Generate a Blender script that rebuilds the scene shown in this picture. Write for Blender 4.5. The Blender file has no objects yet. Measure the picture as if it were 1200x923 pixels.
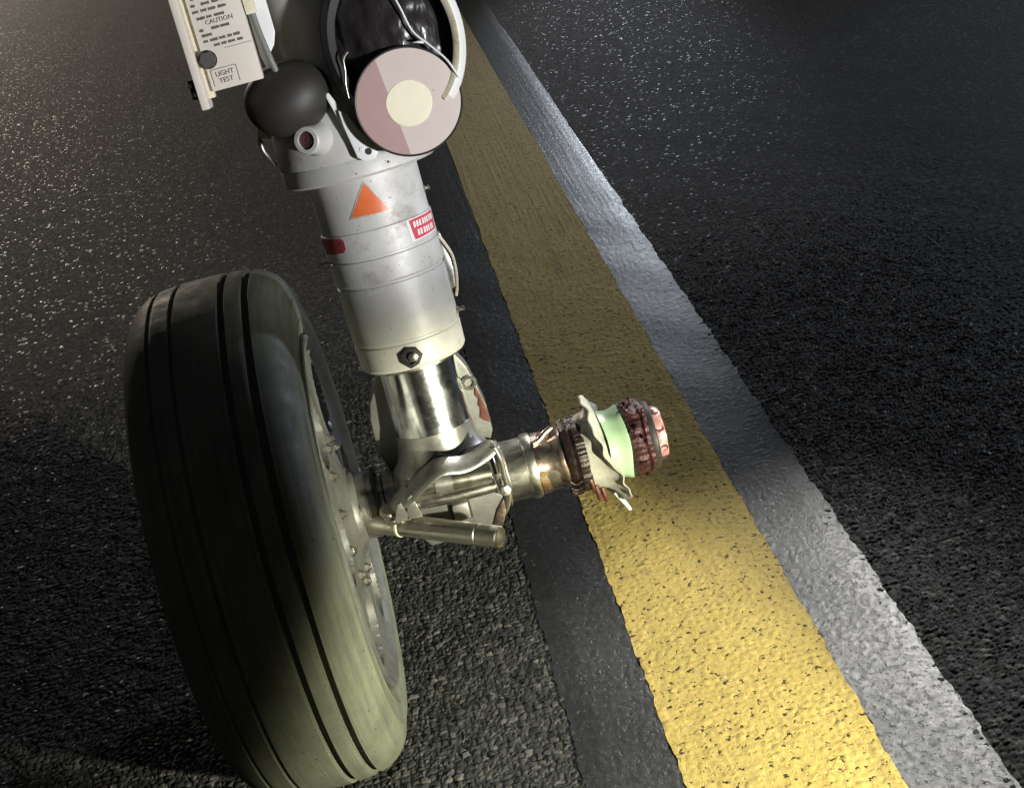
import bpy, bmesh, math, random
import numpy as np
from mathutils import Vector, Matrix

random.seed(7)
rng = np.random.default_rng(11)
scene = bpy.context.scene
COL = scene.collection

# ------------------------------------------------------------------ camera
# world frame: X along the axle, Y along the runway line, Z up; origin on the
# ground below the shock strut
cd = bpy.data.cameras.new('camera')
co = bpy.data.objects.new('camera', cd); COL.objects.link(co); scene.camera = co
cd.sensor_fit = 'HORIZONTAL'; cd.sensor_width = 36.0; cd.lens = 36.0 * 1700.0 / 1200.0
cd.clip_start = 0.05; cd.clip_end = 2000.0
PITCH, ROLL, YAW = 0.4605, -0.2411, 0.0349
Fv = Vector((math.sin(YAW) * math.cos(PITCH), math.cos(YAW) * math.cos(PITCH), -math.sin(PITCH)))
Rv = Fv.cross(Vector((0, 0, 1))).normalized(); Uv = Rv.cross(Fv)
R2 = math.cos(ROLL) * Rv + math.sin(ROLL) * Uv
U2 = -math.sin(ROLL) * Rv + math.cos(ROLL) * Uv
co.matrix_world = Matrix.Translation((0.0631, -1.9464, 1.4579)) @ Matrix((R2, U2, -Fv)).transposed().to_4x4()

# ------------------------------------------------------------------ night sky
world = bpy.data.worlds.new('World'); scene.world = world; world.use_nodes = True
wn = world.node_tree.nodes; wl = world.node_tree.links
bg = wn['Background']
sky = wn.new('ShaderNodeTexSky'); sky.sky_type = 'NISHITA'; sky.sun_disc = False
sky.sun_elevation = math.radians(-0.5); sky.sun_rotation = math.radians(60)
wl.new(sky.outputs[0], bg.inputs[0]); bg.inputs[1].default_value = 0.08

scene.view_settings.view_transform = 'Standard'
scene.view_settings.look = 'None'
scene.view_settings.exposure = 0.12
scene.view_settings.gamma = 1.0
scene.view_settings.use_curve_mapping = False

# ------------------------------------------------------------------ lamps of the place
def spot(name, loc, target, power, colour, angle, blend, size):
    d = bpy.data.lights.new(name, 'SPOT'); d.energy = power; d.color = colour
    d.spot_size = math.radians(angle); d.spot_blend = blend; d.shadow_soft_size = size
    o = bpy.data.objects.new(name, d); COL.objects.link(o); o.location = loc
    o.rotation_euler = (Vector(target) - Vector(loc)).to_track_quat('-Z', 'Y').to_euler()
    return o
spot('flood_lamp_warm', (-5.0, 15.0, 3.2), (-1.0, 2.0, 0.0), 1650, (1.0, 0.85, 0.70), 60, 0.8, 0.20)
spot('flood_lamp_cool', (2.3, 10.5, 2.0), (0.85, 3.75, 0.0), 380, (0.84, 0.90, 1.0), 14, 0.9, 0.16)
spot('vehicle_lamp', (6.2, 3.4, 1.7), (1.4, 1.6, 0.0), 620, (0.70, 0.82, 1.0), 75, 1.0, 0.15)
spot('mast_lamp', (3.45, 6.3, 5.6), (0.30, -0.46, 0.0), 2700, (1.0, 0.98, 0.93), 6.9, 0.30, 0.12)
spot('work_lamp', (1.75, -2.5, 0.80), (0.0, 0.1, 1.05), 410, (0.96, 0.97, 1.0), 16, 0.5, 0.08)
spot('torch', (1.15, -1.65, 0.44), (0.215, -0.285, 0.205), 405, (1.0, 0.99, 0.74), 30.5, 0.50, 0.03)

# ------------------------------------------------------------------ materials
def new_mat(name):
    m = bpy.data.materials.new(name); m.use_nodes = True
    nt = m.node_tree; b = nt.nodes['Principled BSDF']
    return m, nt, b
def n(nt, kind, **kw):
    x = nt.nodes.new(kind)
    for k, v in kw.items():
        setattr(x, k, v)
    return x
def coords(nt, scale=(1, 1, 1)):
    tc = n(nt, 'ShaderNodeTexCoord'); mp = n(nt, 'ShaderNodeMapping'); mp.inputs['Scale'].default_value = scale
    nt.links.new(tc.outputs['Object'], mp.inputs['Vector']); return mp.outputs[0]
def noise(nt, vec, scale, detail=4, rough=0.6):
    x = n(nt, 'ShaderNodeTexNoise'); x.inputs['Scale'].default_value = scale
    x.inputs['Detail'].default_value = detail; x.inputs['Roughness'].default_value = rough
    nt.links.new(vec, x.inputs['Vector']); return x.outputs['Fac']
def ramp(nt, fac, stops):
    r = n(nt, 'ShaderNodeValToRGB'); e = r.color_ramp.elements
    while len(e) < len(stops): e.new(0.5)
    for i, (p, c) in enumerate(stops):
        e[i].position = p; e[i].color = (c[0], c[1], c[2], 1) if hasattr(c, '__len__') else (c, c, c, 1)
    nt.links.new(fac, r.inputs[0]); return r.outputs[0]
def mix(nt, fac, a, b):
    x = n(nt, 'ShaderNodeMix'); x.data_type = 'RGBA'
    for s, v in ((0, fac), (6, a), (7, b)):
        if hasattr(v, 'is_linked') or hasattr(v, 'links'): nt.links.new(v, x.inputs[s])
        else: x.inputs[s].default_value = v if s == 0 else (v[0], v[1], v[2], 1)
    return x.outputs[2]
def bump(nt, b, h, strength, dist):
    x = n(nt, 'ShaderNodeBump'); x.inputs['Strength'].default_value = strength; x.inputs['Distance'].default_value = dist
    nt.links.new(h, x.inputs['Height']); nt.links.new(x.outputs[0], b.inputs['Normal'])

def worn(name, c1, c2, metallic=0.0, rough=(0.35, 0.6), scale=18.0, dirt=None, dirt_amt=0.55, bump_s=0.15, bump_d=0.0006, specks=None, stretch=(1, 1, 1)):
    """painted or bare metal with blotches, grime and fine relief"""
    m, nt, b = new_mat(name)
    v = coords(nt, stretch)
    f = noise(nt, v, scale, 5, 0.62)
    colr = mix(nt, ramp(nt, f, [(0.35, 0.0), (0.68, 1.0)]), c1, c2)
    if dirt:
        d = noise(nt, v, scale * 0.55 + 3.1, 7, 0.72)
        colr = mix(nt, ramp(nt, d, [(dirt_amt, 0.0), (dirt_amt + 0.14, 1.0)]), colr, dirt)
    if specks:
        s = noise(nt, v, 240, 2, 0.5)
        colr = mix(nt, ramp(nt, s, [(0.70, 0.0), (0.74, 1.0)]), colr, specks)
    nt.links.new(colr, b.inputs['Base Color'])
    b.inputs['Metallic'].default_value = metallic
    rr = ramp(nt, noise(nt, v, scale * 1.7, 5, 0.7), [(0.3, rough[0]), (0.7, rough[1])])
    nt.links.new(rr, b.inputs['Roughness'])
    bump(nt, b, noise(nt, v, 160, 4, 0.7), bump_s, bump_d)
    return m

M = {}
M['alu'] = worn('aluminium_paint', (0.50, 0.49, 0.46), (0.58, 0.57, 0.54), 0.15, (0.44, 0.60), 14, (0.33, 0.30, 0.26), 0.55, 0.14, 0.0005, (0.16, 0.14, 0.12))
M['alu2'] = worn('aluminium_bare', (0.34, 0.335, 0.32), (0.48, 0.47, 0.45), 0.85, (0.24, 0.46), 22, (0.20, 0.18, 0.16), 0.56, 0.2, 0.0006, (0.10, 0.09, 0.08))
M['casting'] = worn('grey_casting', (0.11, 0.11, 0.105), (0.16, 0.157, 0.15), 0.4, (0.38, 0.55), 26, (0.10, 0.08, 0.06), 0.56, 0.3, 0.001, (0.06, 0.05, 0.04))
M['steel'] = worn('steel', (0.42, 0.40, 0.37), (0.55, 0.53, 0.48), 1.0, (0.22, 0.42), 30, (0.16, 0.14, 0.12), 0.57, 0.2, 0.0005, None, (0.4, 1, 1))
M['brass'] = worn('cadmium_steel', (0.40, 0.38, 0.32), (0.52, 0.50, 0.44), 1.0, (0.25, 0.42), 30, (0.20, 0.17, 0.12), 0.58, 0.2, 0.0005)
M['copper'] = worn('heated_steel', (0.55, 0.36, 0.28), (0.50, 0.46, 0.40), 1.0, (0.20, 0.42), 22, (0.14, 0.08, 0.07), 0.56, 0.25, 0.0008)
M['burnt'] = worn('burnt_grease', (0.012, 0.008, 0.008), (0.032, 0.016, 0.014), 0.2, (0.18, 0.5), 60, (0.22, 0.08, 0.055), 0.63, 0.8, 0.002)
M['burgundy'] = worn('burnt_bearing', (0.028, 0.010, 0.012), (0.075, 0.022, 0.026), 0.35, (0.18, 0.5), 55, (0.34, 0.20, 0.19), 0.62, 0.9, 0.0025)
M['pink'] = worn('pink_greased_nut', (0.38, 0.13, 0.14), (0.52, 0.30, 0.29), 0.2, (0.2, 0.45), 60, (0.16, 0.04, 0.04), 0.55, 0.5, 0.001)
M['cream'] = worn('torn_cream_metal', (0.38, 0.365, 0.31), (0.50, 0.48, 0.42), 0.15, (0.28, 0.5), 26, (0.26, 0.23, 0.16), 0.56, 0.5, 0.002, (0.2, 0.14, 0.09))
M['green'] = worn('pale_green_primer', (0.27, 0.40, 0.25), (0.35, 0.48, 0.32), 0.0, (0.3, 0.5), 16, (0.22, 0.27, 0.17), 0.55, 0.3, 0.0006)
M['rust'] = worn('rusty_steel', (0.13, 0.035, 0.022), (0.06, 0.02, 0.016), 0.3, (0.4, 0.7), 40, (0.45, 0.42, 0.38), 0.56, 0.4, 0.001)
M['black'] = worn('black_rubber', (0.016, 0.015, 0.014), (0.028, 0.026, 0.024), 0.0, (0.40, 0.6), 12, None, 0.5, 0.2, 0.0005)
M['dark'] = worn('dark_parts_and_shade', (0.012, 0.011, 0.010), (0.03, 0.027, 0.025), 0.1, (0.45, 0.7), 40)
M['dome'] = worn('dark_brown_plastic', (0.018, 0.016, 0.013), (0.030, 0.027, 0.022), 0.0, (0.50, 0.62), 8, None, 0.5, 0.06, 0.0003)
M['maroon'] = worn('maroon_seal', (0.06, 0.02, 0.02), (0.10, 0.04, 0.04), 0.0, (0.2, 0.4), 30)
M['panel'] = worn('panel_paint', (0.62, 0.56, 0.48), (0.68, 0.62, 0.54), 0.0, (0.4, 0.6), 9, (0.48, 0.42, 0.34), 0.62, 0.08, 0.0003)
M['white'] = worn('white_paint', (0.72, 0.72, 0.70), (0.80, 0.80, 0.78), 0.0, (0.3, 0.5), 12, (0.5, 0.48, 0.42), 0.64, 0.1, 0.0004)
M['lip'] = worn('cream_sealant', (0.66, 0.60, 0.42), (0.74, 0.70, 0.55), 0.0, (0.4, 0.6), 30, (0.42, 0.36, 0.22), 0.58, 0.4, 0.001)
M['ink'] = worn('black_ink', (0.06, 0.05, 0.045), (0.10, 0.09, 0.08), 0.0, (0.5, 0.7), 30)
M['orange'] = worn('orange_sticker', (0.62, 0.13, 0.035), (0.70, 0.17, 0.05), 0.0, (0.3, 0.45), 25, (0.45, 0.10, 0.04), 0.62)
M['red'] = worn('red_sticker', (0.55, 0.05, 0.07), (0.62, 0.08, 0.10), 0.0, (0.35, 0.5), 60, (0.70, 0.42, 0.42), 0.58)
M['darkred'] = worn('dirty_red_sticker', (0.28, 0.035, 0.045), (0.36, 0.05, 0.06), 0.0, (0.4, 0.6), 60, (0.12, 0.03, 0.03), 0.58)
M['wire'] = worn('white_cord', (0.70, 0.70, 0.68), (0.78, 0.78, 0.76), 0.0, (0.4, 0.6), 30)
M['greytube'] = worn('grey_green_hose', (0.13, 0.15, 0.13), (0.19, 0.20, 0.17), 0.0, (0.4, 0.6), 20)
M['bulb'] = worn('cream_lamp_centre', (0.80, 0.74, 0.55), (0.86, 0.80, 0.62), 0.0, (0.3, 0.5), 30, (0.66, 0.60, 0.42), 0.62, 0.15, 0.0004)

def simple_metal(name, colour, rough):
    m, nt, b = new_mat(name)
    b.inputs['Base Color'].default_value = (*colour, 1); b.inputs['Metallic'].default_value = 1
    v = coords(nt)
    rr = ramp(nt, noise(nt, v, 40, 5, 0.7), [(0.35, rough), (0.75, rough + 0.12)])
    nt.links.new(rr, b.inputs['Roughness']); return m, nt, b
M['chrome'], _nt, _b = simple_metal('polished_chrome', (0.78, 0.79, 0.80), 0.15)
_v = coords(_nt)
_c = mix(_nt, ramp(_nt, noise(_nt, _v, 30, 6, 0.75), [(0.52, 0.0), (0.66, 1.0)]), (0.80, 0.81, 0.82), (0.45, 0.46, 0.52))
_nt.links.new(_c, _b.inputs['Base Color'])

# lens of the lamp: pinkish face, shade over one chord painted in as a deeper pink
m, nt, b = new_mat('lamp_face'); M['face'] = m
b.inputs['Roughness'].default_value = 0.32; b.inputs['Coat Weight'].default_value = 0.4; b.inputs['Coat Roughness'].default_value = 0.12
tc = n(nt, 'ShaderNodeTexCoord'); sx = n(nt, 'ShaderNodeSeparateXYZ'); nt.links.new(tc.outputs['Object'], sx.inputs[0])
ad = n(nt, 'ShaderNodeMath', operation='MULTIPLY_ADD'); nt.links.new(sx.outputs['Z'], ad.inputs[0]); ad.inputs[1].default_value = 0.10
nt.links.new(sx.outputs['X'], ad.inputs[2])
gt = n(nt, 'ShaderNodeMath', operation='GREATER_THAN'); nt.links.new(ad.outputs[0], gt.inputs[0]); gt.inputs[1].default_value = -0.022
v = coords(nt)
c1 = mix(nt, noise(nt, v, 30, 4), (0.40, 0.26, 0.245), (0.46, 0.31, 0.29))
c2 = mix(nt, noise(nt, v, 30, 4), (0.58, 0.49, 0.44), (0.64, 0.55, 0.50))
c3 = mix(nt, gt.outputs[0], c1, c2)
c3 = mix(nt, ramp(nt, noise(nt, v, 90, 3), [(0.68, 0.0), (0.74, 1.0)]), c3, (0.40, 0.30, 0.24))
nt.links.new(c3, b.inputs['Base Color']); bump(nt, b, noise(nt, v, 120, 3), 0.08, 0.0003)

# black plastic wrap
m, nt, b = new_mat('black_plastic_wrap'); M['wrap'] = m
b.inputs['Base Color'].default_value = (0.02, 0.017, 0.017, 1); b.inputs['Roughness'].default_value = 0.28
v = coords(nt)
bump(nt, b, noise(nt, coords(nt, (1.6, 1, 0.8)), 22, 3, 0.5), 0.55, 0.009)

# tyre rubber
m, nt, b = new_mat('tyre_rubber'); M['tyre'] = m
v = coords(nt)
f = noise(nt, v, 14, 6, 0.65)
c = mix(nt, ramp(nt, f, [(0.35, 0.0), (0.7, 1.0)]), (0.098, 0.104, 0.074), (0.155, 0.162, 0.112))
c = mix(nt, ramp(nt, noise(nt, v, 260, 3, 0.6), [(0.62, 0.0), (0.70, 1.0)]), c, (0.11, 0.11, 0.10))
vo = n(nt, 'ShaderNodeTexVoronoi'); vo.inputs['Scale'].default_value = 55; nt.links.new(v, vo.inputs['Vector'])
c = mix(nt, ramp(nt, vo.outputs['Distance'], [(0.07, 1.0), (0.10, 0.0)]), c, (0.012, 0.012, 0.011))
v2 = coords(nt, (1, 0.03, 0.03))
c = mix(nt, ramp(nt, noise(nt, v2, 170, 3, 0.6), [(0.45, 0.0), (0.70, 0.5)]), c, (0.045, 0.045, 0.042))
c = mix(nt, ramp(nt, noise(nt, v, 5.5, 6, 0.7), [(0.50, 0.0), (0.72, 0.6)]), c, (0.15, 0.145, 0.125))
nt.links.new(c, b.inputs['Base Color'])
rr = ramp(nt, noise(nt, v, 40, 5), [(0.3, 0.55), (0.7, 0.78)]); nt.links.new(rr, b.inputs['Roughness'])
b.inputs['Specular IOR Level'].default_value = 0.35
bump(nt, b, noise(nt, v, 220, 5, 0.75), 0.35, 0.0010)

# asphalt: tone per stone comes from a mesh attribute made with the stones
m, nt, b = new_mat('asphalt'); M['asphalt'] = m
at = n(nt, 'ShaderNodeAttribute'); at.attribute_name = 'tone'
v = coords(nt)
c = ramp(nt, at.outputs['Fac'], [(0.0, (0.017, 0.017, 0.017)), (0.55, (0.033, 0.033, 0.032)), (0.90, (0.072, 0.070, 0.066)), (0.98, (0.14, 0.135, 0.125))])
vo = n(nt, 'ShaderNodeTexVoronoi'); vo.inputs['Scale'].default_value = 120; nt.links.new(v, vo.inputs['Vector'])
sc_ = n(nt, 'ShaderNodeSeparateColor'); nt.links.new(vo.outputs['Color'], sc_.inputs[0])
c = mix(nt, ramp(nt, sc_.outputs[0], [(0.88, 0.0), (0.97, 0.8)]), c, (0.12, 0.116, 0.108))
big = noise(nt, v, 2.2, 5, 0.6)
c = mix(nt, ramp(nt, big, [(0.35, 0.0), (0.75, 0.55)]), c, (0.022, 0.022, 0.022))
nt.links.new(c, b.inputs['Base Color'])
rr = ramp(nt, sc_.outputs[1], [(0.0, 0.34), (0.02, 0.46), (0.05, 0.78), (1.0, 0.92)]); nt.links.new(rr, b.inputs['Roughness'])
b.inputs['Specular IOR Level'].default_value = 0.28
h1 = ramp(nt, vo.outputs['Distance'], [(0.0, 1.0), (0.65, 0.0)])
hm = n(nt, 'ShaderNodeMath', operation='ADD'); nt.links.new(h1, hm.inputs[0]); nt.links.new(noise(nt, v, 420, 4, 0.7), hm.inputs[1])
bump(nt, b, hm.outputs[0], 0.5, 0.0020)

def paint(name, c1, c2, pit, pit_at, rough, bstr, wear=None, spec=0.5):
    m, nt, b = new_mat(name)
    v = coords(nt)
    c = mix(nt, ramp(nt, noise(nt, v, 7, 6, 0.65), [(0.3, 0.0), (0.7, 1.0)]), c1, c2)
    if wear:
        c = mix(nt, ramp(nt, noise(nt, v, 70, 5, 0.7), [(0.50, 0.0), (0.68, 0.75)]), c, wear)
    if wear:
        c = mix(nt, ramp(nt, noise(nt, v, 210, 3, 0.7), [(0.50, 0.0), (0.72, 0.6)]), c, (0.26, 0.17, 0.04))
        c = mix(nt, ramp(nt, noise(nt, coords(nt, (9, 0.8, 1)), 2.4, 6, 0.65), [(0.54, 0.0), (0.78, 0.55)]), c, (0.16, 0.12, 0.05))
    pn = noise(nt, v, 95, 3, 0.6)
    c = mix(nt, ramp(nt, pn, [(pit_at, 1.0), (pit_at + 0.03, 0.0)]), c, pit)
    vo = n(nt, 'ShaderNodeTexVoronoi'); vo.inputs['Scale'].default_value = 24; nt.links.new(v, vo.inputs['Vector'])
    c = mix(nt, ramp(nt, vo.outputs['Distance'], [(0.05, 1.0), (0.075, 0.0)]), c, pit)
    nt.links.new(c, b.inputs['Base Color'])
    rr = ramp(nt, noise(nt, v, 60, 4), [(0.3, rough[0]), (0.7, rough[1])]); nt.links.new(rr, b.inputs['Roughness'])
    b.inputs['Specular IOR Level'].default_value = spec
    hs = n(nt, 'ShaderNodeMath', operation='MULTIPLY_ADD'); nt.links.new(noise(nt, v, 380, 4, 0.7), hs.inputs[0]); hs.inputs[1].default_value = 0.6
    nt.links.new(ramp(nt, pn, [(pit_at - 0.05, 0.0), (pit_at + 0.12, 1.0)]), hs.inputs[2])
    bump(nt, b, hs.outputs[0], bstr, 0.0022)
    return m
M['yellow'] = paint('yellow_runway_paint', (0.49, 0.36, 0.10), (0.57, 0.43, 0.13), (0.035, 0.028, 0.015), 0.355, (0.60, 0.80), 0.45, (0.38, 0.29, 0.10), 0.2)
M['blackpaint'] = paint('black_runway_paint', (0.016, 0.017, 0.019), (0.026, 0.027, 0.030), (0.012, 0.012, 0.012), 0.33, (0.28, 0.42), 0.22, None, 0.27)

# ------------------------------------------------------------------ mesh helpers
def link(name, verts, faces, mat, parent=None, smooth=True, angle=35):
    me = bpy.data.meshes.new(name)
    me.from_pydata([tuple(map(float, q)) for q in verts], [], faces)
    me.materials.append(mat)
    o = bpy.data.objects.new(name, me); COL.objects.link(o)
    if parent: o.parent = parent
    if smooth:
        me.polygons.foreach_set('use_smooth', [True] * len(me.polygons))
        me.set_sharp_from_angle(angle=math.radians(angle))
    me.update()
    return o
def from_bm(name, bm, mat, parent=None, smooth=True, angle=35):
    bmesh.ops.recalc_face_normals(bm, faces=bm.faces)
    me = bpy.data.meshes.new(name); bm.to_mesh(me); bm.free(); me.materials.append(mat)
    o = bpy.data.objects.new(name, me); COL.objects.link(o)
    if parent: o.parent = parent
    if smooth:
        me.polygons.foreach_set('use_smooth', [True] * len(me.polygons))
        me.set_sharp_from_angle(angle=math.radians(angle))
    return o

# strut frame: origin at the axle centre, local Z up the raked strut
SL = (Matrix.Translation((0.006, 0, 0.365)) @ Matrix.Rotation(-0.181, 4, 'X') @ Matrix.Rotation(-0.012, 4, 'Y'))
def frame(origin, axis, up=(0, 0, 1)):
    """matrix whose local Z is axis"""
    z = Vector(axis).normalized(); x = Vector(up).cross(z)
    if x.length < 1e-4: x = Vector((1, 0, 0)).cross(z)
    x.normalize(); y = z.cross(x)
    return Matrix.Translation(origin) @ Matrix((x, y, z)).transposed().to_4x4()
AXF = frame((0, 0, 0.365), (1, 0, 0))          # along the axle

def lathe(name, prof, mat, parent=None, mtx=Matrix(), seg=64, warp=None, angle=32, closed=False, cap=True):
    """revolve (r, z) round local Z; warp(r, z, a) -> (r, z) roughens it"""
    vs, fs = [], []
    np_ = len(prof)
    for r, z in prof:
        for k in range(seg):
            a = 2 * math.pi * k / seg
            rr, zz = warp(r, z, a) if warp else (r, z)
            vs.append(mtx @ Vector((rr * math.cos(a), rr * math.sin(a), zz)))
    rng_ = range(np_ if closed else np_ - 1)
    for i in rng_:
        j = (i + 1) % np_
        for k in range(seg):
            k2 = (k + 1) % seg
            fs.append((i * seg + k, i * seg + k2, j * seg + k2, j * seg + k))
    if cap and not closed:
        if prof[0][0] > 1e-5: fs.append(tuple(reversed(range(seg))))
        if prof[-1][0] > 1e-5: fs.append(tuple((np_ - 1) * seg + k for k in range(seg)))
    o = link(name, vs, fs, mat, parent, True, angle)
    bm = bmesh.new(); bm.from_mesh(o.data); bmesh.ops.remove_doubles(bm, verts=bm.verts, dist=1e-6)
    bmesh.ops.recalc_face_normals(bm, faces=bm.faces); bm.to_mesh(o.data); bm.free()
    o.data.polygons.foreach_set('use_smooth', [True] * len(o.data.polygons)); o.data.set_sharp_from_angle(angle=math.radians(angle))
    return o

def box(name, lo, hi, mat, parent=None, mtx=Matrix(), bev=0.0015):
    bm = bmesh.new(); bmesh.ops.create_cube(bm, size=1.0)
    for v in bm.verts:
        v.co = Vector([(lo[i] + hi[i]) / 2 + v.co[i] * (hi[i] - lo[i]) for i in range(3)])
    if bev: bmesh.ops.bevel(bm, geom=bm.edges[:], offset=bev, segments=2, affect='EDGES', profile=0.6)
    bm.transform(mtx)
    return from_bm(name, bm, mat, parent)

def tube(name, pts, r, mat, parent=None, mtx=Matrix(), seg=12, sub=6, taper=None):
    P = [Vector(q) for q in pts]; pts2 = []
    for i in range(len(P) - 1):
        p0 = P[max(i - 1, 0)]; p1 = P[i]; p2 = P[i + 1]; p3 = P[min(i + 2, len(P) - 1)]
        for s in range(sub):
            t = s / sub
            pts2.append(0.5 * ((2 * p1) + (p2 - p0) * t + (2 * p0 - 5 * p1 + 4 * p2 - p3) * t * t + (3 * p1 - p0 - 3 * p2 + p3) * t ** 3))
    pts2.append(P[-1])
    vs, fs = [], []; prev = None
    for i, q in enumerate(pts2):
        d = (pts2[min(i + 1, len(pts2) - 1)] - pts2[max(i - 1, 0)]).normalized()
        if prev is None: prev = d.orthogonal().normalized()
        prev = (prev - d * prev.dot(d)).normalized(); w = d.cross(prev)
        rr = r if taper is None else r * (1 + (taper - 1) * i / (len(pts2) - 1))
        for k in range(seg):
            a = 2 * math.pi * k / seg
            vs.append(mtx @ (q + rr * (math.cos(a) * prev + math.sin(a) * w)))
    for i in range(len(pts2) - 1):
        for k in range(seg):
            k2 = (k + 1) % seg
            fs.append((i * seg + k, i * seg + k2, (i + 1) * seg + k2, (i + 1) * seg + k))
    fs.append(tuple(reversed(range(seg)))); fs.append(tuple((len(pts2) - 1) * seg + k for k in range(seg)))
    return link(name, vs, fs, mat, parent)

def prism(name, poly, y0, y1, mat, parent=None, mtx=Matrix(), bev=0.0015):
    """polygon in local XZ pushed from y0 to y1"""
    bm = bmesh.new()
    a = [bm.verts.new((x, y0, z)) for x, z in poly]; b_ = [bm.verts.new((x, y1, z)) for x, z in poly]
    bm.faces.new(a); bm.faces.new(list(reversed(b_)))
    for i in range(len(poly)):
        j = (i + 1) % len(poly); bm.faces.new((a[i], b_[i], b_[j], a[j]))
    bmesh.ops.recalc_face_normals(bm, faces=bm.faces)
    if bev: bmesh.ops.bevel(bm, geom=bm.edges[:], offset=bev, segments=2, affect='EDGES', profile=0.6)
    bm.transform(mtx)
    return from_bm(name, bm, mat, parent)

def cyl_patch(name, poly, R, mat, parent, thick=0.0006, mtx=SL, step=0.004):
    """sticker: polygon in (theta deg, s) laid on a cylinder of radius R"""
    bm = bmesh.new()
    q = [(math.radians(t) * R, s) for t, s in poly]
    vs = [bm.verts.new((x, 0, z)) for x, z in q]; bm.faces.new(vs)
    xs = [x for x, _ in q]; x = min(xs) + step
    while x < max(xs):
        bmesh.ops.bisect_plane(bm, geom=bm.verts[:] + bm.edges[:] + bm.faces[:], plane_co=(x, 0, 0), plane_no=(1, 0, 0)); x += step
    r = bmesh.ops.extrude_face_region(bm, geom=bm.faces[:])
    top = [v for v in r['geom'] if isinstance(v, bmesh.types.BMVert)]
    for v in top: v.co.y = thick
    for v in bm.verts:
        a = v.co.x / R; rr = R + v.co.y
        v.co = mtx @ Vector((rr * math.sin(a), -rr * math.cos(a), v.co.z))
    return from_bm(name, bm, mat, parent)

def text_mesh(name, body, size, mat, parent, mtx, depth=0.0002, bend=None):
    cu = bpy.data.curves.new(name, 'FONT'); cu.body = body; cu.size = size; cu.align_x = 'CENTER'; cu.align_y = 'CENTER'
    cu.extrude = depth; cu.resolution_u = 2
    t = bpy.data.objects.new(name, cu); COL.objects.link(t)
    me = bpy.data.meshes.new_from_object(t.evaluated_get(bpy.context.evaluated_depsgraph_get()))
    bpy.data.objects.remove(t); bpy.data.curves.remove(cu)
    for v in me.vertices:
        v.co = bend(v.co) if bend else mtx @ v.co
    me.materials.clear(); me.materials.append(mat); me.name = name
    o = bpy.data.objects.new(name, me); COL.objects.link(o); o.parent = parent
    return o

def wob(*terms):
    """sum of sines in angle: smooth irregularity of torn or dirty rings"""
    return lambda a: sum(A * math.sin(k * a + ph) for A, k, ph in terms)

# ------------------------------------------------------------------ the ground
def hash2(ix, iy, k):
    u = (ix.astype(np.int64) * 73856093) ^ (iy.astype(np.int64) * 19349663) ^ (k * 83492791)
    u = (u ^ (u >> 13)) * 1274126177 & 0x7fffffff
    u = (u ^ (u >> 16)) * 668265263 & 0x7fffffff
    return (u ^ (u >> 15)) % 100003 / 100003.0
def stones(X, Y, cell, salt=0):
    """angular stones: returns relief 0..1 (joint..top) and tone per stone"""
    gx = np.floor(X / cell).astype(np.int64); gy = np.floor(Y / cell).astype(np.int64)
    f1 = np.full(X.shape, 9.0); f2 = np.full(X.shape, 9.0)
    tone = np.zeros(X.shape); tilt = np.zeros(X.shape); hh = np.zeros(X.shape)
    for dx in (-1, 0, 1):
        for dy in (-1, 0, 1):
            cx = gx + dx; cy = gy + dy
            px = (cx + 0.12 + 0.76 * hash2(cx, cy, 1 + salt)); py = (cy + 0.12 + 0.76 * hash2(cx, cy, 2 + salt))
            ux = X / cell - px; uy = Y / cell - py
            d = np.sqrt(ux * ux + uy * uy)
            near = d < f1
            f2 = np.where(near, f1, np.minimum(f2, d))
            f1 = np.where(near, d, f1)
            tone = np.where(near, hash2(cx, cy, 3 + salt), tone)
            hh = np.where(near, hash2(cx, cy, 4 + salt), hh)
            tilt = np.where(near, ux * (hash2(cx, cy, 5 + salt) - 0.5) + uy * (hash2(cx, cy, 6 + salt) - 0.5), tilt)
    e = np.clip((f2 - f1) / 0.42, 0, 1)
    return e ** 0.7 * (0.45 + 0.55 * hh) + 0.9 * tilt * e, tone
def undul(X, Y):
    return 0.0006 * np.sin(X * 9 + 1.3) * np.sin(Y * 7 + 0.4) + 0.0005 * np.sin(X * 23 + Y * 17)
def relief(X, Y):
    a, ta = stones(X, Y, 0.0140); b_, tb = stones(X, Y, 0.0088, 40)
    sel = (np.sin(X * 61 + 2 * np.sin(Y * 43)) + np.sin(Y * 57 + 1.7 * np.sin(X * 37))) > -0.2
    h = np.where(sel, a, 0.75 * b_); t = np.where(sel, ta, tb)
    return h, t
def axis_pts(lo, hi, near_lo, near_hi, step, grow=1.09, slow_to=0.016, back=None):
    # fine and even where the stones can be told apart, then growing slowly, then fast to the horizon
    pts = list(np.arange(near_lo, near_hi, step))
    s = step; x = pts[-1]
    while x < hi:
        s *= grow if s < slow_to else 1.25; x += s; pts.append(x)
    s = step; x = pts[0]; left = []
    while x > lo:
        s *= (back or grow) if s < slow_to else 1.25; x -= s; left.append(x)
    return np.array(left[::-1] + pts)
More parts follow.
